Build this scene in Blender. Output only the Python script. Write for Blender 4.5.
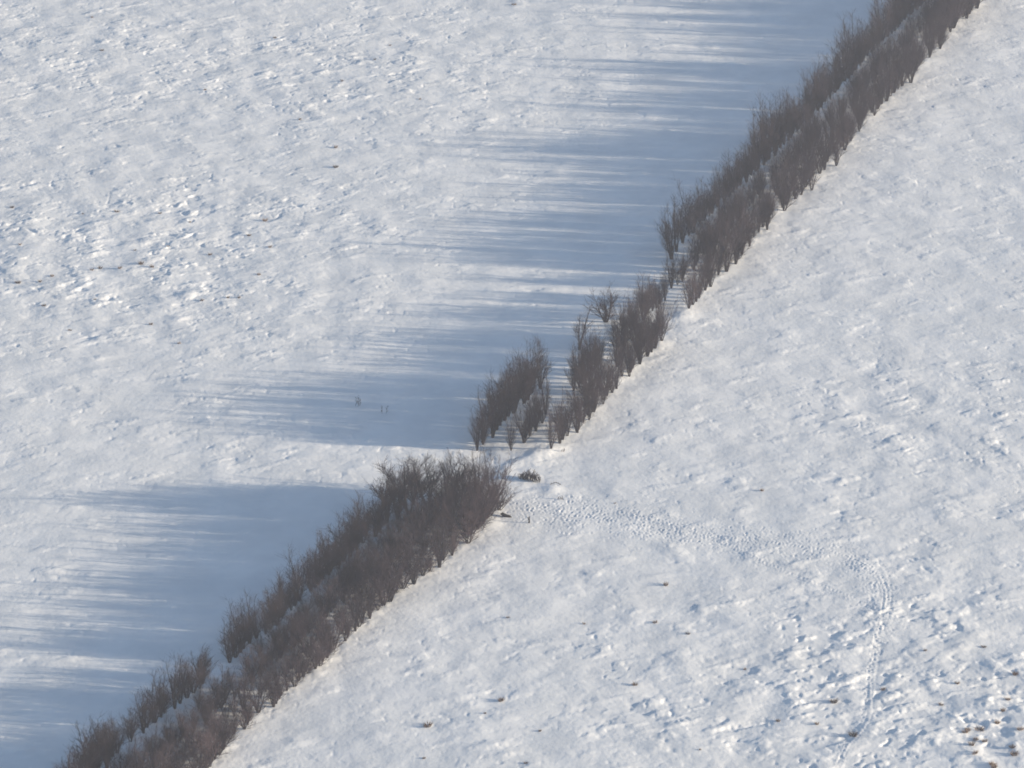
import bpy, math, random
import numpy as np
from mathutils import Vector, Matrix

S = bpy.context.scene
COL = S.collection
for o in list(bpy.data.objects):
    bpy.data.objects.remove(o)
rnd = random.Random(11)

# ------------------------------------------------------------------ camera
DEP = math.radians(21.0)
DIST = 735.0
FPX = 4598.0
H = DIST * math.sin(DEP)
CY = -DIST * math.cos(DEP)
cd = bpy.data.cameras.new('camera')
cam = bpy.data.objects.new('camera', cd)
COL.objects.link(cam)
cam.location = (0, CY, H)
cam.rotation_euler = (math.pi / 2 - DEP, 0, 0)
cd.sensor_width = 36
cd.lens = 36 * FPX / 1024
cd.clip_start = 1
cd.clip_end = 12000
S.camera = cam

# ------------------------------------------------------------------ sky, sun, exposure
SUN_EL = math.radians(9.4)
SHADOW_DIR = Vector((-1.0, 0.14, 0)).normalized()
w = bpy.data.worlds.new('World')
S.world = w
w.use_nodes = True
nt = w.node_tree
bg = nt.nodes['Background']
sky = nt.nodes.new('ShaderNodeTexSky')
sky.sky_type = 'NISHITA'
sky.sun_disc = False
sky.sun_elevation = SUN_EL
sky.sun_rotation = math.atan2(-SHADOW_DIR.x, -SHADOW_DIR.y)
sky.altitude = 400
sky.air_density = 1.0
sky.dust_density = 0.6
sky.ozone_density = 1.9
nt.links.new(sky.outputs[0], bg.inputs[0])
bg.inputs[1].default_value = 0.082
sd = bpy.data.lights.new('sun', 'SUN')
sun = bpy.data.objects.new('sun', sd)
COL.objects.link(sun)
sd.energy = 5.0
sd.angle = math.radians(0.55)
sd.color = (1.0, 0.855, 0.65)
ld = Vector((SHADOW_DIR.x * math.cos(SUN_EL), SHADOW_DIR.y * math.cos(SUN_EL), -math.sin(SUN_EL)))
sun.rotation_euler = ld.to_track_quat('-Z', 'Y').to_euler()
sun.location = (200, -50, 80)
S.view_settings.view_transform = 'Standard'
S.view_settings.look = 'None'
S.view_settings.gamma = 1
S.view_settings.use_curve_mapping = False
S.view_settings.exposure = 1.27
S.cycles.filter_width = 1.8
S.cycles.volume_bounces = 0

def g(px, py):
    """photo pixel -> point of the ground plane"""
    u = (px - 512) / FPX
    v = (384 - py) / FPX
    c, s = math.cos(DEP), math.sin(DEP)
    dy = c + v * s
    dz = -s + v * c
    t = H / -dz
    return (u * t, CY + dy * t)

# ------------------------------------------------------------------ helpers
def tag(o, label=None, cat=None, group=None, kind=None):
    if label:
        o['label'] = label
        if len(label.replace('-', ' ').split()) > 16: print('LONG', label)
    if cat: o['category'] = cat
    if group: o['group'] = group
    if kind: o['kind'] = kind
    return o

def mesh_np(name, verts, faces, mat, smooth=True):
    """faces: (n,k) int array"""
    me = bpy.data.meshes.new(name)
    verts = np.asarray(verts, dtype=np.float32)
    faces = np.asarray(faces, dtype=np.int32)
    k = faces.shape[1]
    me.vertices.add(len(verts))
    me.vertices.foreach_set('co', verts.ravel())
    me.loops.add(faces.size)
    me.loops.foreach_set('vertex_index', faces.ravel())
    me.polygons.add(len(faces))
    me.polygons.foreach_set('loop_start', np.arange(0, faces.size, k, dtype=np.int32))
    me.polygons.foreach_set('loop_total', np.full(len(faces), k, dtype=np.int32))
    me.polygons.foreach_set('use_smooth', np.full(len(faces), smooth))
    me.update(calc_edges=True)
    if mat: me.materials.append(mat)
    return me

def link(name, data, parent=None):
    o = bpy.data.objects.new(name, data)
    COL.objects.link(o)
    if parent: o.parent = parent
    return o

# ------------------------------------------------------------------ numpy noise
def _h(ix, iy, seed):
    n = (ix * 374761393 + iy * 668265263 + seed * 1442695041) & 0xFFFFFFFF
    n = ((n ^ (n >> 13)) * 1274126177) & 0xFFFFFFFF
    n = n ^ (n >> 16)
    return (n & 0xFFFF) / 65535.0 * 2 - 1

def vn(x, y, seed=0):
    """gradient noise, about -1..1"""
    x0 = np.floor(x); y0 = np.floor(y)
    fx = x - x0; fy = y - y0
    ix = x0.astype(np.int64); iy = y0.astype(np.int64)
    ux = fx * fx * fx * (fx * (fx * 6 - 15) + 10)
    uy = fy * fy * fy * (fy * (fy * 6 - 15) + 10)
    def gr(i, j):
        a = _h(ix + i, iy + j, seed) * math.pi
        return np.cos(a) * (fx - i) + np.sin(a) * (fy - j)
    a = gr(0, 0); b = gr(1, 0); c = gr(0, 1); d = gr(1, 1)
    return 1.5 * ((a * (1 - ux) + b * ux) * (1 - uy) + (c * (1 - ux) + d * ux) * uy)

def sstep(a, b, x):
    t = np.clip((x - a) / (b - a), 0, 1)
    return t * t * (3 - 2 * t)

# ------------------------------------------------------------------ layout, traced along the ground
RIGHT = [(120, 855), (166, 810), (208, 763), (251, 721), (295, 686), (340, 645), (375, 612), (425, 575), (468, 540), (492, 514),
         (552, 450), (585, 421), (613, 392), (640, 361), (664, 343), (689, 308), (732, 260), (757, 236), (783, 208),
         (824, 169), (853, 134), (881, 107), (913, 73), (946, 37), (980, 0), (1012, -33), (1045, -67)]
LEFT = [(20, 845), (60, 807), (100, 768), (177, 705), (235, 658), (284, 617), (330, 575), (366, 540), (400, 515), (430, 492),
        (477, 449), (494, 433), (514, 411), (552, 374), (579, 350), (606, 322), (640, 288), (676, 251), (690, 233),
        (743, 184), (773, 156), (805, 122), (834, 93), (886, 38), (924, 0), (955, -33), (990, -67)]
RG = np.array([g(*p) for p in RIGHT])
LG = np.array([g(*p) for p in LEFT])
def edge_x(arr, y):
    return np.interp(y, arr[:, 1], arr[:, 0])

def blob(x, y, px, py, rx, ry):
    cx, cy = g(px, py)
    return np.exp(-(((x - cx) / rx) ** 2 + ((y - cy) / ry) ** 2))

TRACK = np.array([g(*p) for p in [(512, 508), (560, 514), (610, 520), (670, 530), (740, 538), (800, 546), (845, 556), (872, 575), (882, 600), (878, 640), (868, 680), (862, 720), (845, 745), (835, 775)]])
TRACK2 = np.array([g(*p) for p in [(560, 498), (600, 508), (650, 518), (710, 536), (760, 560), (830, 590), (872, 610)]])
def smooth(poly, n=60, off=(0, 0), jit=0, seed=1):
    r = random.Random(seed)
    P = [poly[0]] + list(poly) + [poly[-1]]
    out = []
    k = max(2, n // (len(poly) - 1))
    for i in range(1, len(P) - 2):
        a, b, c, d = [np.array(q) for q in P[i - 1:i + 3]]
        for j in range(k):
            t = j / k
            out.append(.5 * (2 * b + (c - a) * t + (2 * a - 5 * b + 4 * c - d) * t * t + (3 * b - a - 3 * c + d) * t ** 3))
    out.append(np.array(poly[-1]))
    return np.array([(q[0] + off[0] + r.gauss(0, jit), q[1] + off[1] + r.gauss(0, jit)) for q in out])
TRACK = smooth(TRACK, 39); TRACK2 = smooth(TRACK2, 18)
TRACK_S = smooth(TRACK[20:], 30, jit=.10)
SIDE_LINES = [smooth(TRACK[10:30], 24, (.9, 2.2)), smooth(TRACK[12:32], 24, (1.6, 4.5)), smooth(TRACK2[4:], 20, (.2, -1.5))]
PATH = np.array([g(*p) for p in [(556, 448), (538, 455), (520, 461), (508, 468), (505, 474), (500, 482)]])

def seg_dist(x, y, poly):
    best = np.full(x.shape, 1e9); 
    for (x1, y1), (x2, y2) in zip(poly[:-1], poly[1:]):
        dx, dy = x2 - x1, y2 - y1
        t = np.clip(((x - x1) * dx + (y - y1) * dy) / (dx * dx + dy * dy), 0, 1)
        d = np.hypot(x - x1 - t * dx, y - y1 - t * dy)
        best = np.minimum(best, d)
    return best

def track_points():
    r = random.Random(5)
    pts = []
    def along(poly, n, spread, fade=0):
        L = np.r_[0, np.cumsum(np.hypot(*np.diff(poly, axis=0).T))]
        for k in range(n):
            t = r.random()
            if fade and r.random() < t * fade: t *= r.random()
            s = t * L[-1]
            sx = np.interp(s, L, poly[:, 0]); sy = np.interp(s, L, poly[:, 1])
            sp = spread * (1.0 - 0.75 * sstep(0.55, 0.72, t))
            pts.append((sx + r.gauss(0, sp * 0.6), sy + r.gauss(0, sp * 1.5), r.uniform(.12, .20), r.uniform(.02, .06) * (1 - .6 * t)))
    along(TRACK, 2600, 2.0, 0.8)
    along(TRACK2, 420, 1.4, 0.5)
    def stroll(poly, step, jit, side):
        L = np.r_[0, np.cumsum(np.hypot(*np.diff(poly, axis=0).T))]
        s = 0
        while s < L[-1]:
            sx = np.interp(s, L, poly[:, 0]); sy = np.interp(s, L, poly[:, 1])
            pts.append((sx + side + jit * math.sin(s * .13 + side), sy + r.uniform(-.1, .1), .16, .04)); s += step
    stroll(TRACK, .55, .5, 0)
    stroll(TRACK[18:], .8, .7, .5)
    stroll(TRACK2, .7, .5, .3)
    return pts
TP = track_points()

def rough_map(x, y):
    a = 0.60 + 0 * x
    a = a + 0.55 * blob(x, y, 60, 235, 36, 40) + 0.55 * blob(x, y, 250, 215, 24, 15) + 0.5 * blob(x, y, 190, 300, 26, 26) + 0.55 * blob(x, y, 350, 70, 36, 40)
    a = a + 0.5 * blob(x, y, 30, 60, 40, 40)
    a = a + 0.85 * blob(x, y, 985, 740, 19, 21) + 0.42 * blob(x, y, 800, 690, 24, 28) + 0.45 * blob(x, y, 940, 620, 22, 30)
    a = a + 0.3 * blob(x, y, 300, 440, 18, 10) + 0.25 * blob(x, y, 640, 700, 30, 20) + .4 * blob(x, y, 940, 430, 22, 30)
    return a

def height(x, y, prints=False):
    x = np.asarray(x, dtype=np.float64); y = np.asarray(y, dtype=np.float64)
    z = 0.16 * vn(x / 41, y / 55, 1) + 0.055 * vn(x / 15, y / 24, 2)
    A = rough_map(x, y)
    fade = np.exp(-np.maximum(0, np.hypot(x, y - 30) - 330) / 200)
    # sub-metre to 3 m hummocks, pulled out a little along the wind
    wx = x * 0.93 + y * 0.36; wy = y * 0.93 - x * 0.36
    wx = wx + .55 * vn(x / 1.7, y / 1.9, 41) + .25 * vn(x / .7, y / .8, 43); wy = wy + .45 * vn(x / 1.6, y / 1.5, 42) + .2 * vn(x / .6, y / .7, 44)
    m = 0.15 * vn(x / 6.8, y / 7.5, 3) + .05 * vn(x / 3.6, y / 4.2, 23)
    m = m + 0.022 * vn(wx / 2.2, wy / 1.9, 4)
    m = m + 0.010 * vn(x / 1.3 + 5, y / 1.1, 5) + 0.006 * vn(x / .55, y / .7, 6)
    # soft cushions and dimples over both fields, harder clods and hollows in loose flocks
    fl = sstep(-.35, .5, vn(x / 9 + 2, y / 12, 21) + .4 * vn(x / 4, y / 5, 22))
    cu = np.clip(vn(wx / 4.8 + 9, wy / 2.6, 57) - 0.12, 0, 1)
    b = np.clip(vn(wx / 3.0 + 9, wy / 1.9, 37) - 0.28, 0, 1)
    p = np.clip(vn(wx / 2.5, wy / 1.7 + 31, 8) - 0.36, 0, 1)
    p2 = np.clip(vn(x / 1.1 + 4, y / 1.4 + 31, 58) - 0.45, 0, 1)
    b2 = np.clip(vn(wx / 1.2 + 3, wy / 1.0, 17) - 0.3, 0, 1)
    m = m + .26 * cu * (.45 + .55 * fl) - .22 * p2 * (.3 + .7 * fl)
    m = m + (0.20 * b - 0.34 * p + .07 * b2) * np.clip(A - .20, 0, 1.2) * (.30 + .70 * fl)
    z = z + m * A * fade
    # fine grain everywhere and long shallow wind ridges
    z = z + (0.012 * vn(x / 9, y / 1.7, 9) + .045 * vn(x / 14, y / 1.5, 91) * sstep(-75, -12, x - edge_x(LG, y)) * (1 - sstep(-9, -1, x - edge_x(LG, y))) + .0075 * vn(x / .9, y / 1.0, 18) + .004 * vn(x / .45, y / .6, 19) + 0.008 * vn(wx / 3.5, wy / 1.3, 20)) * fade
    # bank the wind has thrown up against the sunny side of the belt
    ex = edge_x(RG, y); d = x - ex
    amp = 0.05 + 0.36 * vn(y / 7.0, y * 0 + 3.3, 10) + 0.22 * vn(y / 3.1, y * 0 + 7.1, 11)
    amp = np.clip(amp, 0.0, 1)
    wid = 1.5 + 1.2 * vn(y / 5.0, y * 0 + .3, 12)
    z = z + amp * .55 * (1 - sstep(-.9, np.maximum(wid, .8) * 1.5, d)) * sstep(-6, -1.5, d) * fade
    z = z + (0.035 * vn(x / 1.3, y / 1.9, 13) + .02 * vn(x / .7, y / 1., 14)) * sstep(-7, -1, d) * (1 - sstep(-1, 4, d)) * fade
    # the worn line of the track and a few fainter ones beside it
    mind = seg_dist(x, y, TRACK_S)
    z = z - .034 * (.55 + .45 * vn(x / 1.3, y / 1.6, 71)) * np.exp(-(mind / .2) ** 2)
    for q in SIDE_LINES:
        z = z - .016 * np.exp(-(seg_dist(x, y, q) / .2) ** 2)
    bd = seg_dist(x, y, TRACK[:20])
    z = z - .05 * np.exp(-(bd / 2.2) ** 4)
    # soft drift in the gap
    pd = seg_dist(x, y, PATH)
    z = z + 0.13 * np.exp(-(pd / 1.3) ** 2)
    z = z + 0.25 * blob(x, y, 490, 525, 1.8, 2.4) + .35 * blob(x, y, 684, 316, 2, 4) + .3 * blob(x, y, 660, 345, 1.6, 3)
    z = z + .3 * blob(x, y, 552, 489, 1.6, 1.6) - .25 * blob(x, y, 480, 452, 2, 4) + .22 * blob(x, y, 337, 517, 4.5, 1.3)
    z = z + .3 * blob(x, y, 616, 331, 1.6, 4) + .25 * blob(x, y, 600, 345, 1.5, 4)
    return z

# ------------------------------------------------------------------ materials
def new_mat(name):
    m = bpy.data.materials.new(name); m.use_nodes = True
    return m, m.node_tree, m.node_tree.nodes['Principled BSDF']

def snow_material():
    m, t, b = new_mat('snow')
    tc = t.nodes.new('ShaderNodeTexCoord')
    mp = t.nodes.new('ShaderNodeMapping'); mp.inputs['Scale'].default_value = (1, .75, 1)
    t.links.new(tc.outputs['Object'], mp.inputs[0])
    n1 = t.nodes.new('ShaderNodeTexNoise'); n1.inputs['Scale'].default_value = 0.12; n1.inputs['Detail'].default_value = 6
    n1.inputs['Roughness'].default_value = .62
    t.links.new(mp.outputs[0], n1.inputs[0])
    cr = t.nodes.new('ShaderNodeValToRGB')
    cr.color_ramp.elements[0].position = .35; cr.color_ramp.elements[0].color = (.76, .77, .785, 1)
    cr.color_ramp.elements[1].position = .68; cr.color_ramp.elements[1].color = (.88, .88, .885, 1)
    t.links.new(n1.outputs[0], cr.inputs[0])
    t.links.new(cr.outputs[0], b.inputs['Base Color'])
    b.inputs['Roughness'].default_value = .7
    b.inputs['Specular IOR Level'].default_value = .25
    n2 = t.nodes.new('ShaderNodeTexNoise'); n2.inputs['Scale'].default_value = 2.1; n2.inputs['Detail'].default_value = 4
    n2.inputs['Roughness'].default_value = .6
    t.links.new(mp.outputs[0], n2.inputs[0])
    bp = t.nodes.new('ShaderNodeBump'); bp.inputs['Strength'].default_value = .7; bp.inputs['Distance'].default_value = .045
    t.links.new(n2.outputs[0], bp.inputs['Height'])
    t.links.new(bp.outputs[0], b.inputs['Normal'])
    return m

def bark_material(name, c1, c2, scale=3.0):
    m, t, b = new_mat(name)
    tc = t.nodes.new('ShaderNodeTexCoord')
    oi = t.nodes.new('ShaderNodeObjectInfo')
    n = t.nodes.new('ShaderNodeTexNoise'); n.inputs['Scale'].default_value = scale; n.inputs['Detail'].default_value = 3
    t.links.new(tc.outputs['Object'], n.inputs[0])
    ad = t.nodes.new('ShaderNodeMath'); ad.operation = 'MULTIPLY_ADD'
    t.links.new(oi.outputs['Random'], ad.inputs[0]); ad.inputs[1].default_value = .6
    t.links.new(n.outputs[0], ad.inputs[2])
    cr = t.nodes.new('ShaderNodeValToRGB')
    cr.color_ramp.elements[0].position = .52; cr.color_ramp.elements[0].color = (*c1, 1)
    cr.color_ramp.elements[1].position = .95; cr.color_ramp.elements[1].color = (*c2, 1)
    t.links.new(ad.outputs[0], cr.inputs[0])
    t.links.new(cr.outputs[0], b.inputs['Base Color'])
    b.inputs['Roughness'].default_value = .9
    b.inputs['Specular IOR Level'].default_value = .2
    return m

M_SNOW = snow_material()
M_TRUNK = bark_material('trunk_bark', (.012, .010, .012), (.034, .028, .030))
M_TWIG = bark_material('twig_bark', (.024, .018, .025), (.066, .051, .061), .5)
M_RED = bark_material('red_twig_bark', (.030, .021, .028), (.064, .045, .053), .5)
M_DARK = bark_material('dark_twig_bark', (.016, .012, .017), (.042, .032, .039), .5)
M_STRAW = bark_material('dry_straw', (.08, .055, .040), (.18, .125, .09), 6)
M_LOG = bark_material('charred_wood', (.012, .011, .011), (.035, .03, .028), 4)

# ------------------------------------------------------------------ the snow field: one sheet
def axis(a, b, step, far_, grow=1.22):
    core = list(np.arange(a, b + step, step))
    s = step; v = core[-1]; hi = []
    while v < far_:
        s = min(s * grow, 200); v += s; hi.append(v)
    s = step; v = core[0]; lo = []
    while v > -far_:
        s = min(s * grow, 200); v -= s; lo.append(v)
    return np.array(lo[::-1] + core + hi)
def build_ground():
    xs = axis(-112, 112, .16, 2300)
    ys = axis(-150, 232, .27, 2300)
    X, Y = np.meshgrid(xs, ys)
    Z = height(X, Y)
    # footprints pressed into the crust
    ix0 = np.searchsorted(xs, -112); iy0 = np.searchsorted(ys, -150)
    for (tx, ty, r, dpt) in TP:
        i = int(np.searchsorted(xs, tx)); j = int(np.searchsorted(ys, ty))
        if i < 8 or j < 8 or i > len(xs) - 8 or j > len(ys) - 8: continue
        sl = (slice(j - 4, j + 5), slice(i - 6, i + 7))
        d2 = ((X[sl] - tx) / r) ** 2 + ((Y[sl] - ty) / (r * 1.35)) ** 2
        Z[sl] += -dpt * np.exp(-d2) + dpt * .35 * np.exp(-(np.sqrt(d2) - 1.7) ** 2 * 3)
    ny, nx = X.shape
    v = np.stack([X, Y, Z], -1).reshape(-1, 3)
    i = np.arange(nx - 1)[None, :] + nx * np.arange(ny - 1)[:, None]
    f = np.stack([i, i + 1, i + nx + 1, i + nx], -1).reshape(-1, 4)
    o = link('ground', mesh_np('ground', v, f, M_SNOW))
    tag(o, kind='structure')
build_ground()

# ------------------------------------------------------------------ woody plants
class Tubes:
    def __init__(s): s.v = []; s.f = []; s.n = 0
    def add(s, pts, rads, sides=3):
        pts = [Vector(p) for p in pts]
        d = (pts[-1] - pts[0]).normalized()
        a = d.orthogonal().normalized(); b = d.cross(a)
        base = s.n
        for p, r in zip(pts, rads):
            for k in range(sides):
                t = 2 * math.pi * k / sides
                q = p + a * (r * math.cos(t)) + b * (r * math.sin(t))
                s.v.append((q.x, q.y, q.z))
        for j in range(len(pts) - 1):
            for k in range(sides):
                k2 = (k + 1) % sides
                s.f.append((base + j * sides + k, base + j * sides + k2, base + (j + 1) * sides + k2, base + (j + 1) * sides + k))
        s.n += len(pts) * sides

def spray(r, d, ang):
    """d turned by ang about a random axis"""
    o = d.orthogonal().normalized()
    o.rotate(Matrix.Rotation(r.uniform(0, 2 * math.pi), 3, d))
    return (d * math.cos(ang) + o * math.sin(ang)).normalized()

def curve(r, p, d, L, n, up, wob):
    pts = [p.copy()]
    for k in range(n):
        d = (d + Vector((r.gauss(0, wob), r.gauss(0, wob), up + r.gauss(0, wob * .5)))).normalized()
        p = p + d * (L / n)
        pts.append(p.copy())
    return pts

def tree_meshes(name, seed, h=7.0, stems=4, fan=.16, nb=15, bl=.30, bang=(.35, .75), nt=5, tl=.13, tw=.012, low=.10, mat=None, trunk_r=.075, up=.10, clear_stems=False):
    r = random.Random(seed)
    T = Tubes(); K = Tubes()
    for s in range(stems):
        az = 2 * math.pi * (s + r.random() * .8) / stems
        tilt = fan * r.uniform(.35, 1.25)
        d = Vector((math.cos(az) * math.sin(tilt), math.sin(az) * math.sin(tilt), math.cos(tilt)))
        L = h * r.uniform(.6, .98) if s else h * .98
        p0 = Vector((math.cos(az) * .07, math.sin(az) * .07, -.25))
        pts = curve(r, p0, d, L + .25, 7, .03, .045)
        rad = [1.25 * trunk_r * (1 - .86 * k / 7) * (1 if s == 0 else .8) for k in range(8)]
        T.add(pts, rad, 5)
        for k in range(nb):
            t = low + (1 - low) * (k + r.random()) / nb
            q = min(int(t * 7), 6); fr = t * 7 - q
            p = pts[q].lerp(pts[q + 1], fr)
            dd = (pts[q + 1] - pts[q]).normalized()
            bd = spray(r, dd, r.uniform(*bang))
            prof = (1 - .72 * t) * min(1, .45 + 2.2 * t)
            bL = h * bl * prof * r.uniform(.7, 1.3) + .25
            bp = curve(r, p, bd, bL, 3, up, .08)
            tw_ = tw; thin = 1.05 if t < .5 else .55
            r0 = tw * 2.0 * (1 - .5 * t) * thin
            K.add(bp, [r0, r0 * .75, r0 * .5, tw * .4], 3)
            for m in range(nt if t < .55 else max(3, int(nt * .45))):
                u = .15 + .85 * (m + r.random()) / nt
                qq = min(int(u * 3), 2)
                tp = bp[qq].lerp(bp[qq + 1], u * 3 - qq)
                td = spray(r, (bp[qq + 1] - bp[qq]).normalized(), r.uniform(.3, .8))
                tL = h * tl * r.uniform(.5, 1.25)
                tp_ = curve(r, tp, td, tL, 2, up * 1.2, .1)
                K.add(tp_, [tw * thin, tw * .8 * thin, tw * .35], 3)
    a = mesh_np(name + '_trunk', T.v, T.f, M_TRUNK)
    b = mesh_np(name + '_crown', K.v, K.f, mat or M_TWIG)
    return a, b, (np.array(T.v), np.array(T.f)), (np.array(K.v), np.array(K.f))

PROTO = {'brush': [], 'red': [], 'spread': [], 'slim': [], 'dark': []}
for i in range(9):
    PROTO['brush'].append(tree_meshes('brush', 100 + i, 7, stems=5 + i % 2, fan=.19 + .02 * (i % 4), nb=15, nt=9, bl=.30 + .02 * (i % 3), tl=.14, tw=.0155, low=.05))
for i in range(4):
    PROTO['dark'].append(tree_meshes('dark', 200 + i, 7, stems=5, fan=.21, nb=15, nt=10, bl=.33, tw=.016, low=.07, mat=M_DARK))
for i in range(5):
    PROTO['red'].append(tree_meshes('red', 300 + i, 7, stems=7, fan=.36, nb=12, nt=10, bl=.29, low=.03, bang=(.3, .8), mat=M_RED, trunk_r=.05, tw=.015))
for i in range(3):
    PROTO['spread'].append(tree_meshes('spread', 400 + i, 7, stems=4, fan=.30, nb=26, nt=14, bl=.46, low=.26, bang=(.5, 1.0), mat=M_DARK, trunk_r=.12, tw=.019))
for i in range(3):
    PROTO['slim'].append(tree_meshes('slim', 500 + i, 7, stems=2, fan=.11, nb=24, nt=8, bl=.24, low=.24, bang=(.35, .7), mat=M_DARK, trunk_r=.11, tw=.016))

def place_tree(x, y, h, kind, label, group=None, name='bare_tree', wide=1.0):
    k = rnd.randrange(len(PROTO[kind]))
    a, b = PROTO[kind][k][:2]
    e = link(name, None)
    e.empty_display_size = .5
    z = float(height(np.array([x]), np.array([y]))[0])
    e.location = (x, y, z)
    e.rotation_euler = (0, 0, rnd.uniform(0, 6.283))
    s = h / 7.0
    e.scale = (s * wide, s * wide, s)
    link('trunk', a, e)
    link('crown', b, e)
    tag(e, label, 'tree', group)
    return e

# rows: walk each row and drop trees at uneven steps
def row_point(frac, y):
    lx = edge_x(LG, y); rx = edge_x(RG, y)
    return lx + (rx - lx) * frac

def gy(py, frac):
    """world y of image height py on that row (approx, flat ground)"""
    return g(0, py)[1]

spots = []       # (x, y, h, kind, zone, row)
ROWS = [(0.0, 'left'), (0.5, 'middle'), (1.0, 'right'), (0.76, 'infill'), (.27, 'under')]
def in_ranges(py, rs):
    return any(a >= py >= b for a, b in rs)
OCC = {   # stretches (photo heights of the trunk feet) that carry trees
    'left': [(850, 503), (449, 388), (262, 243), (240, -60)],
    'middle': [(850, 500), (449, 406), (392, 362), (352, 330), (322, 300), (292, -60)],
    'right': [(850, 512), (449, 388), (379, 341), (308, -60)],
    'infill': [(850, 505), (402, 388), (372, 341), (285, -60)], 'under': [(850, 508)],
}
def py_of(y):
    # inverse of g for the ground plane
    c, s = math.cos(DEP), math.sin(DEP)
    Y = y - CY
    # (c+v s)/(s - v c) = Y/H
    k = Y / H
    v = (k * s - c) / (s + k * c)
    return 384 - v * FPX
for frac, row in ROWS:
    y = g(0, 850)[1]
    yend = g(0, -62)[1]
    while y < yend:
        py = py_of(y)
        f = frac + rnd.gauss(0, .025 if py > 300 or row == 'left' else .055)
        x = float(row_point(f, y))
        if in_ranges(py, OCC[row]):
            zone = 'lower' if py > 498 else ('middle' if py > 312 else 'far')
            hpx = {'left': 50, 'middle': 35, 'right': 43, 'infill': 38, 'under': 30}[row]
            if zone == 'lower': hpx = {'left': 47, 'middle': 42, 'right': 45, 'infill': 44, 'under': 29}[row]
            if zone == 'middle': hpx = {'left': 53, 'middle': 42, 'right': 47, 'infill': 46, 'under': 34}[row]
            sc = math.hypot(y - CY, H) / FPX / math.cos(DEP)
            q = y + .14 * x
            mod = float(vn(np.array([q / 2.6]), np.array([.5]), 51)[0]) + .7 * float(vn(np.array([q / 9.0]), np.array([.5]), 52)[0])
            h = hpx * sc * ((rnd.uniform(.82, 1.14) if row == 'left' and zone == 'lower' else rnd.uniform(.68, 1.13)) + .24 * mod)
            if row != 'left': h *= 1 + .06 * (py < 560)
            lane = float(vn(np.array([q / 3.6]), np.array([2.5]), 61)[0]) + .3 * float(vn(np.array([q / 1.4]), np.array([2.5]), 62)[0])
            solid = zone == 'middle' or (zone == 'lower' and py < 545)
            if lane > .20 and not solid: h *= .68 if zone == 'far' else .82 if row == 'left' else .66
            if not solid: h = max(h, hpx * sc * (.45 if zone == 'far' else .62))
            if solid and zone == 'lower': mod = max(mod, .1); h = hpx * sc * rnd.uniform(.95, 1.15)
            if zone == 'middle': mod = 0; h = hpx * sc * rnd.uniform(.84, 1.14)
            if rnd.random() < .08: h *= .72
            kind = 'brush'
            if zone == 'lower' and row != 'left' and rnd.random() < (.65 if py < 600 else .3): kind = 'red'
            if rnd.random() < (.78 if row == 'left' else .28): kind = 'dark'
            if rnd.random() < (.05 if zone != 'middle' else .03):
                y += rnd.uniform(.8, 2.0)        # a tree missing
                continue
            spots.append([x, y, h, kind, zone, row])
            if zone == 'lower': y -= .25
        y += rnd.uniform(1.1, 2.05) * {'left': 1, 'middle': 1, 'right': 1.05, 'infill': 1.6 if py > 300 else 3.0, 'under': 1.6 if py < 640 else 2.6}[row] * (1.0 if py > 300 else 1.22)

# trees the photo lets one single out, with labels of their own
SPECIAL = [   # px, py, height px, kind, width, label
    (409, 514, 57, 'spread', 1.4, 'tall dark spreading tree, left one of the tall pair in the lower belt'),
    (428, 510, 53, 'spread', 1.3, 'tall dark spreading tree with clear trunk, right of the tall pair in the lower belt'),
    (387, 522, 50, 'spread', 1.3, 'dark spreading tree at the left shoulder of the tall clump in the lower belt'),
    (449, 503, 48, 'spread', 1.2, 'dark rounded tree just right of the tall pair in the lower belt'),
    (366, 536, 42, 'dark', 1.1, 'dark bushy tree at the left edge of the belt below the tall clump'),
    (478, 497, 48, 'red', 1.5, 'reddish upright tree at the tip of the lower belt, right under the gap'),
    (492, 503, 52, 'red', 1.5, 'tall reddish bushy tree, the outermost on the right at the tip of the lower belt'),
    (463, 500, 46, 'dark', 1.5, 'grey brown tree between the tall clump and the reddish tip of the lower belt'),
    (499, 510, 34, 'red', 1.7, 'low reddish shrubby tree spilling out over the snow beside the dark log'),
    (477, 449, 42, 'brush', .9, 'first tree of the left row directly above the gap, its stem bare at the foot'),
    (511, 450, 36, 'brush', .8, 'small pointed tree that starts the middle row directly above the gap'),
    (551, 450, 44, 'brush', .85, 'first tree of the right row directly above the gap, standing on bright snow'),
    (546, 414, 56, 'slim', .8, 'slender bare-trunked tree standing alone between left and right rows above the gap'),
    (579, 350, 43, 'slim', 1.4, 'thin forked tree standing apart on the left, above the three short rows'),
    (606, 322, 40, 'dark', 2.0, 'compact dark round-topped tree standing apart just right of the thin forked tree'),
    (633, 328, 30, 'brush', .9, 'small rounded tree on a visible stem behind the middle cluster'),
    (622, 378, 40, 'brush', .8, 'narrow tree that starts the small cluster below the far belt, with snow on its left'),
    (653, 303, 28, 'brush', 1.0, 'low rounded tree in the opening just before the far belt begins'),
    (665, 300, 38, 'dark', .8, 'narrow dark tree in the opening just before the far belt begins'),
    (668, 250, 33, 'slim', .7, 'short thin tree at the extreme left foot of the far belt'),
    (676, 252, 51, 'slim', 1.15, 'tall dark tree with twin trunks at the left foot of the far belt'),
    (689, 309, 42, 'brush', .9, 'first tree of the right row of the far belt, rising from a bright snowbank'),
]
for px, py, hp, kind, wd, label in SPECIAL:
    x, y = g(px, py)
    spots = [s for s in spots if math.hypot(s[0] - x, (s[1] - y) * .5) > 1.0]
    sc = math.hypot(y - CY, H) / FPX / math.cos(DEP)
    place_tree(x, y, hp * sc, kind, label, wide=wd)
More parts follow.
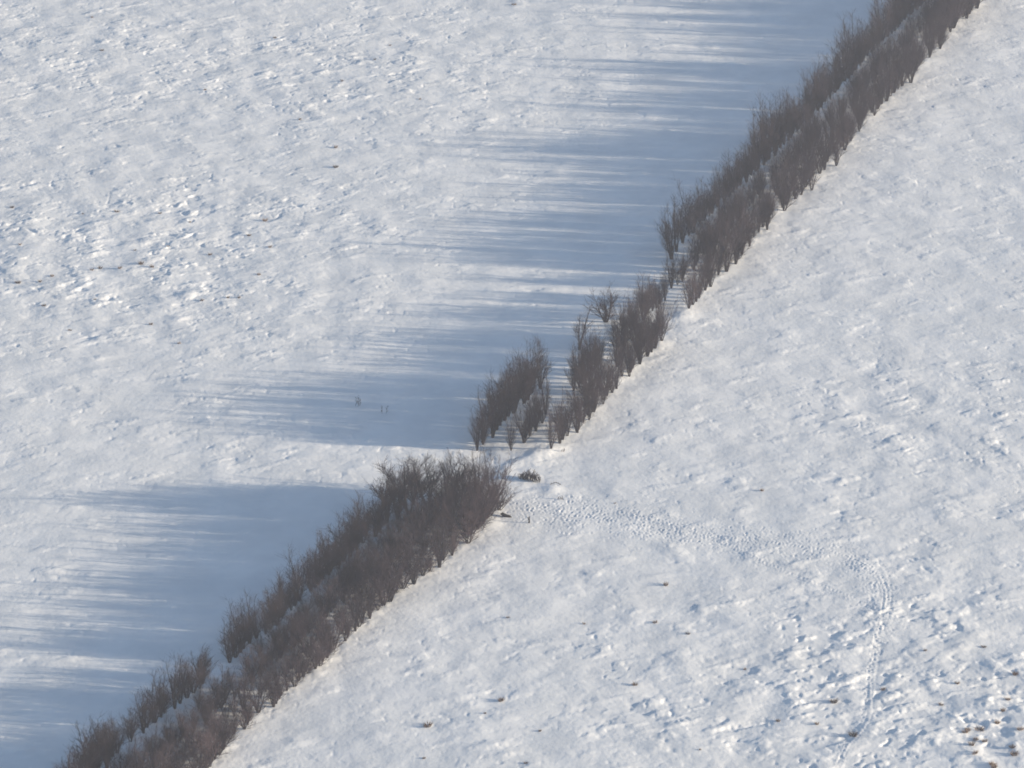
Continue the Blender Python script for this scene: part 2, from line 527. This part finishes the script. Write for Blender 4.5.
# clear a sight line around the ones that stand apart
def clear(px, py, r):
    global spots
    x, y = g(px, py)
    spots = [s for s in spots if math.hypot(s[0] - x, (s[1] - y) * .45) > r]
clear(579, 350, 2.6); clear(606, 322, 2.4); clear(548, 412, 2.0); clear(672, 250, 1.6)

ZL = {'lower': 'in the long belt below the gap', 'middle': 'in the short broken belt above the gap', 'far': 'in the far belt'}
vis = [s for s in spots if py_of(s[1]) - 55 < 768]
hid = [s for s in spots if py_of(s[1]) - 55 >= 768]
spots = sorted(vis, key=lambda s: s[1])
N_IND = 300 - len(SPECIAL)
near_, rest = spots[:N_IND], spots[N_IND:]
KL = {'brush': 'grey brown', 'red': 'reddish brown', 'dark': 'dark grey'}
for x, y, h, kind, zone, row in near_:
    rw = {'left': 'in the left row', 'middle': 'in the middle row', 'right': 'in the right row', 'infill': 'behind the right row', 'under': 'beside the left row'}[row]
    lab = '%s bare tree %s %s' % (KL[kind], rw, ZL[zone].replace('in the', 'of the'))
    place_tree(x, y, h, kind, lab, '%s trees %s, %s belt' % (KL[kind], rw, {'lower': 'lower', 'middle': 'broken', 'far': 'far'}[zone]), wide=rnd.uniform(.85, 1.12) * {'far': 1.15, 'lower': 1.15 if y > -45 else 1.4, 'middle': 1.55}[zone])

# the remaining far trees: one mass
def merged(name, lst, label):
    VV = []; FF = []; MI = []; n = 0
    mats = [M_TRUNK, M_TWIG, M_DARK, M_RED]
    mi = {'brush': 1, 'dark': 2, 'red': 3, 'slim': 2, 'spread': 2}
    for x, y, h, kind, zone, row in lst:
        P = PROTO[kind][rnd.randrange(len(PROTO[kind]))]
        s = h / 7; a = rnd.uniform(0, 6.283); wd = rnd.uniform(.85, 1.12) * 1.08
        z = float(height(np.array([x]), np.array([y]))[0])
        ca, sa = math.cos(a), math.sin(a)
        for part, m in ((P[2], 0), (P[3], mi[kind])):
            v, f = part
            q = np.empty_like(v)
            q[:, 0] = (v[:, 0] * ca - v[:, 1] * sa) * s * wd + x
            q[:, 1] = (v[:, 0] * sa + v[:, 1] * ca) * s * wd + y
            q[:, 2] = v[:, 2] * s + z
            VV.append(q); FF.append(f + n); MI.append(np.full(len(f), m, dtype=np.int32)); n += len(v)
    me = mesh_np(name, np.concatenate(VV), np.concatenate(FF), None)
    for m in mats: me.materials.append(m)
    me.polygons.foreach_set('material_index', np.concatenate(MI))
    o = link(name, me)
    tag(o, label, 'trees', kind='stuff')
    return o
if rest:
    merged('distant_tree_belt', rest, 'far hazy stretch of bare trees of the belt at the top of the photo')
print('trees individual', len(near_) + len(SPECIAL), 'rest', len(rest), 'outside', len(hid))

# ------------------------------------------------------------------ low shrubs
def zat(x, y): return float(height(np.array([x]), np.array([y]))[0])
def shrub(px, py, wpx, hpx, seed, label, n=7, name='shrub', mat=None, group=None, lean=0, fat=1):
    x, y = g(px, py); sc = math.hypot(y - CY, H) / FPX
    r = random.Random(seed); T = Tubes(); K = Tubes(); W = wpx * sc / 2; hh = hpx * sc / math.cos(DEP)
    for i in range(n):
        ox = W * (2 * (i + .5) / n - 1) * .8 + r.uniform(-.08, .08)
        d = Vector((r.gauss(.0, .28) + lean, r.gauss(0, .28), 1)).normalized()
        hi = hh * r.uniform(.65, 1.05) * (1 - .35 * abs(ox / max(W, .01)))
        p = curve(r, Vector((ox, r.uniform(-.2, .2) * fat ** 2 - (ox * .45 if fat > 1 else 0), -.1)), d, hi + .1, 4, .02, .08)
        T.add(p, [.035, .03, .022, .016, .009], 4)
        for k in range(9):
            t = .15 + .8 * (k + r.random()) / 9; q = min(int(t * 4), 3)
            bp = p[q].lerp(p[q + 1], t * 4 - q)
            bd = spray(r, (p[q + 1] - p[q]).normalized(), r.uniform(.4, .9))
            bb = curve(r, bp, bd, hi * r.uniform(.2, .42), 2, .1, .1)
            K.add(bb, [.018 * fat, .013 * fat, .006], 3)
            for m in range(3):
                td = spray(r, bd, r.uniform(.3, .8))
                K.add(curve(r, bb[1], td, hi * r.uniform(.12, .25), 2, .1, .1), [.012 * fat, .009 * fat, .004], 3)
    e = link(name, None); e.location = (x, y, zat(x, y)); e.empty_display_size = .3
    link('stems', mesh_np('stems', T.v, T.f, mat or M_TRUNK), e)
    link('twigs', mesh_np('twigs', K.v, K.f, mat or M_DARK), e)
    tag(e, label, 'shrub', group)
    return e
shrub(530, 480, 25, 9, 1, 'low dark hedge-like shrub crossing the snow in the gap between the belts', n=46, fat=1.7)
shrub(358, 406, 9, 13, 3, 'leaning bare shrub in the blue shadow, the left one of two', n=3, lean=.55)
shrub(384, 413, 9, 11, 4, 'forked bare shrub in the blue shadow, the right one of two', n=2)
shrub(561, 499, 9, 4, 5, 'sprig of dark twigs poking out of the trampled snow above the tracks', n=5)
shrub(563, 451, 6, 5, 6, 'tiny twiggy shrub at the foot of the right row just above the gap', n=3, mat=M_RED)
shrub(480, 530, 9, 8, 7, 'small reddish shrub below the dark log at the foot of the lower belt', n=6, mat=M_RED)

# fallen branch, log, stump
def branch():
    x, y = g(556, 484); r = random.Random(8); T = Tubes(); K = Tubes()
    arch = [Vector((-1.0, -.05, -.05)), Vector((-.55, 0, .20)), Vector((0, .05, .30)), Vector((.5, 0, .12)), Vector((.85, -.1, -.12))]
    T.add(arch, [.05, .06, .055, .05, .03], 6)
    for k in range(9):
        p = arch[k % 4].lerp(arch[k % 4 + 1], r.random())
        K.add(curve(r, p, Vector((r.uniform(-1, 1), r.uniform(-.6, .6), .6)).normalized(), r.uniform(.3, .6), 2, 0, .15), [.022, .014, .006], 3)
    e = link('fallen_branch', None); e.location = (x, y, zat(x, y))
    link('limb', mesh_np('limb', T.v, T.f, M_TRUNK), e); link('twigs', mesh_np('branch_twigs', K.v, K.f, M_TRUNK), e)
    tag(e, 'small arched fallen branch on the snow right of the low dark shrub', 'branch')
branch()

def lathe_log():
    x, y = g(506, 516.5); r = random.Random(9)
    n, m = 14, 12; V = []; F = []
    prof = [.02, .14, .26, .32, .33, .31, .30, .31, .28, .24, .2, .15, .1, .02]
    for i in range(n):
        t = i / (n - 1); cx = -.95 + 1.9 * t; cz = .30 - .26 * t + .05 * math.sin(t * 9)
        for k in range(m):
            a = 2 * math.pi * k / m; rr = prof[i] * (1 + .13 * r.uniform(-1, 1))
            V.append((cx, rr * math.cos(a), cz + rr * .85 * math.sin(a)))
    for i in range(n - 1):
        for k in range(m):
            k2 = (k + 1) % m
            F.append((i * m + k, i * m + k2, (i + 1) * m + k2, (i + 1) * m + k))
    T = Tubes()
    for k in range(4):
        p = Vector((-.5 + .4 * k, r.uniform(-.1, .1), .4 - .08 * k))
        T.add(curve(r, p, Vector((r.uniform(-.6, .2), r.uniform(-.5, .5), 1)).normalized(), .32, 2, 0, .1), [.05, .035, .015], 5)
    e = link('log', None); e.location = (x, y, zat(x, y)); e.rotation_euler = (0, 0, math.radians(-22))
    link('bole', mesh_np('bole', V, F, M_LOG), e); link('branch_stubs', mesh_np('branch_stubs', T.v, T.f, M_LOG), e)
    tag(e, 'short black log lying in the snow beside the tip of the lower belt', 'log')
lathe_log()

def stump():
    x, y = g(529, 523); r = random.Random(10); T = Tubes(); K = Tubes()
    T.add([(0, 0, -.2), (.03, 0, .3), (.0, .02, .7), (.05, 0, 1.0)], [.15, .11, .10, .07], 8)
    T.add([(.03, 0, .4), (-.18, 0, .75), (-.22, .02, .95)], [.06, .045, .02], 6)
    for k in range(8):
        K.add(curve(r, Vector((0, 0, r.uniform(.4, 1.0))), Vector((r.uniform(-1, 1), r.uniform(-1, 1), 1)).normalized(), .35, 2, 0, .1), [.02, .013, .006], 3)
    e = link('broken_stump', None); e.location = (x, y, zat(x, y))
    link('stem', mesh_np('stump_stem', T.v, T.f, M_LOG), e); link('twigs', mesh_np('stump_twigs', K.v, K.f, M_LOG), e)
    tag(e, 'short upright dark stump in the trampled snow right of the black log', 'stump')
stump()

# ------------------------------------------------------------------ dry grass tufts
def tuft_mesh(seed, n=70):
    r = random.Random(seed); T = Tubes()
    for k in range(n):
        a = r.uniform(0, 6.283); q = r.random() ** .5 * .26
        p = Vector((math.cos(a) * q, math.sin(a) * q, -.06))
        d = Vector((math.cos(a) * r.uniform(.1, .9), math.sin(a) * r.uniform(.1, .9), 1)).normalized()
        T.add(curve(r, p, d, r.uniform(.35, .75), 3, -.10, .06), [.02, .018, .012, .004], 3)
    return mesh_np('tuft', T.v, T.f, M_STRAW)
TUFTS = [tuft_mesh(600 + i) for i in range(5)]
def tuft(px, py, s, label, group=None):
    x, y = g(px, py)
    o = link('grass_tuft', TUFTS[rnd.randrange(5)])
    o.location = (x, y, zat(x, y)); o.rotation_euler = (0, 0, rnd.uniform(0, 6.28)); o.scale = (s * rnd.uniform(.7, 1.4), s * rnd.uniform(.7, 1.3), s * rnd.uniform(.6, 1.1))
    tag(o, label, 'grass tuft', group)
NAMED = [(666, 585, 1.0, 'brown grass tuft below the track, a little right of the picture centre'),
         (655, 622, .7, 'small grass tuft above and left of a paler one on the right-hand field'),
         (688, 634, .8, 'pale brown grass tuft on the right-hand field, right of a smaller one'),
         (501, 701, 1.15, 'dark brown round grass tuft alone on smooth snow right of the lower belt'),
         (428, 726, 1.25, 'wide brown grass tuft lowest and nearest the lower belt'),
         (635, 685, .95, 'brown grass tuft in the smooth lower middle of the right-hand field'),
         (834, 702, 1.15, 'orange brown grass tuft left of the winding footprints near the bottom'),
         (853, 735, 1.2, 'dark slanting grass tuft beside the footprints at the bottom edge'),
         (762, 491, .7, 'little grass tuft above the trampled track on the right-hand field'),
         (44, 306, .9, 'orange dry grass tuft near the left edge of the photo')]
for a in NAMED: tuft(*a)
for a in [(508, 618, .6), (584, 623, .6), (778, 721, .9), (817, 724, .85), (485, 714, .6), (540, 731, .6), (526, 764, .7), (424, 759, .7), (615, 503, .5), (700, 750, .6), (745, 668, .6)]:
    tuft(a[0], a[1], a[2] * .8, 'small brown tuft of dry grass in the snow of the lower right-hand field', 'small tufts on the right-hand field')
for a in [(957, 684, .9), (883, 690, .8), (941, 704, .7), (984, 647, .8), (1015, 675, .9), (925, 652, .6), (968, 730, .8), (1003, 712, .9), (1012, 748, 1.0), (992, 765, .9), (975, 755, .9), (1020, 730, 1.), (1008, 700, .8), (985, 741, .8)] + [(rnd.uniform(955, 1024), rnd.uniform(718, 768), rnd.uniform(.7, 1.3)) for _ in range(7)]:
    tuft(*a, 'dry grass tuft in the rough rippled snow of the bottom right corner', 'tufts in the bottom right corner')
for a in [(141, 264, 1), (152, 267, .9), (120, 269, .8), (117, 212, .9), (259, 275, .8), (265, 220, 1.1), (210, 254, .8), (168, 246, .5), (270, 247, .8), (160, 213, .7), (239, 298, .7), (228, 298, .7), (179, 343, .8), (202, 301, .7), (18, 283, .9), (52, 276, .7), (100, 268, .9), (83, 214, .7), (12, 207, .8), (151, 324, .6), (190, 222, .6), (249, 236, .8), (92, 270, .7), (135, 250, .5), (40, 282, .7), (20, 245, .6), (70, 330, .6), (95, 300, .5)]:
    tuft(*a, 'brown tuft of dry grass poking through the lumpy snow of the left field', 'tufts on the lumpy left field')
for a in [(92, 18, .8), (102, 51, .8), (205, 90, .7), (275, 38, .8), (336, 168, .9), (342, 82, .7), (336, 148, .9), (390, 45, .6), (300, 120, .6), (420, 100, .6), (514, 5, 1.1), (375, 60, .6)]:
    tuft(*a, 'small dark grass tuft far out on the left field near the top', 'tufts near the top of the left field')

# ------------------------------------------------------------------ air
def haze():
    me = bpy.data.meshes.new('haze')
    a, b, z0, z1 = -2700, 2700, -2.0, H + 6
    v = [(a, a, z0), (b, a, z0), (b, b, z0), (a, b, z0), (a, a, z1), (b, a, z1), (b, b, z1), (a, b, z1)]
    f = [(0, 3, 2, 1), (4, 5, 6, 7), (0, 1, 5, 4), (1, 2, 6, 5), (2, 3, 7, 6), (3, 0, 4, 7)]
    me.from_pydata(v, [], f)
    m = bpy.data.materials.new('haze'); m.use_nodes = True
    t = m.node_tree; t.nodes.clear()
    out = t.nodes.new('ShaderNodeOutputMaterial'); vol = t.nodes.new('ShaderNodeVolumePrincipled')
    vol.inputs['Color'].default_value = (.72, .79, 1.0, 1)
    vol.inputs['Density'].default_value = 0.00018
    vol.inputs['Anisotropy'].default_value = .2
    t.links.new(vol.outputs[0], out.inputs['Volume'])
    me.materials.append(m)
    o = link('haze', me); tag(o, 'thin pale winter haze over the snow field', None, kind='stuff')
haze()
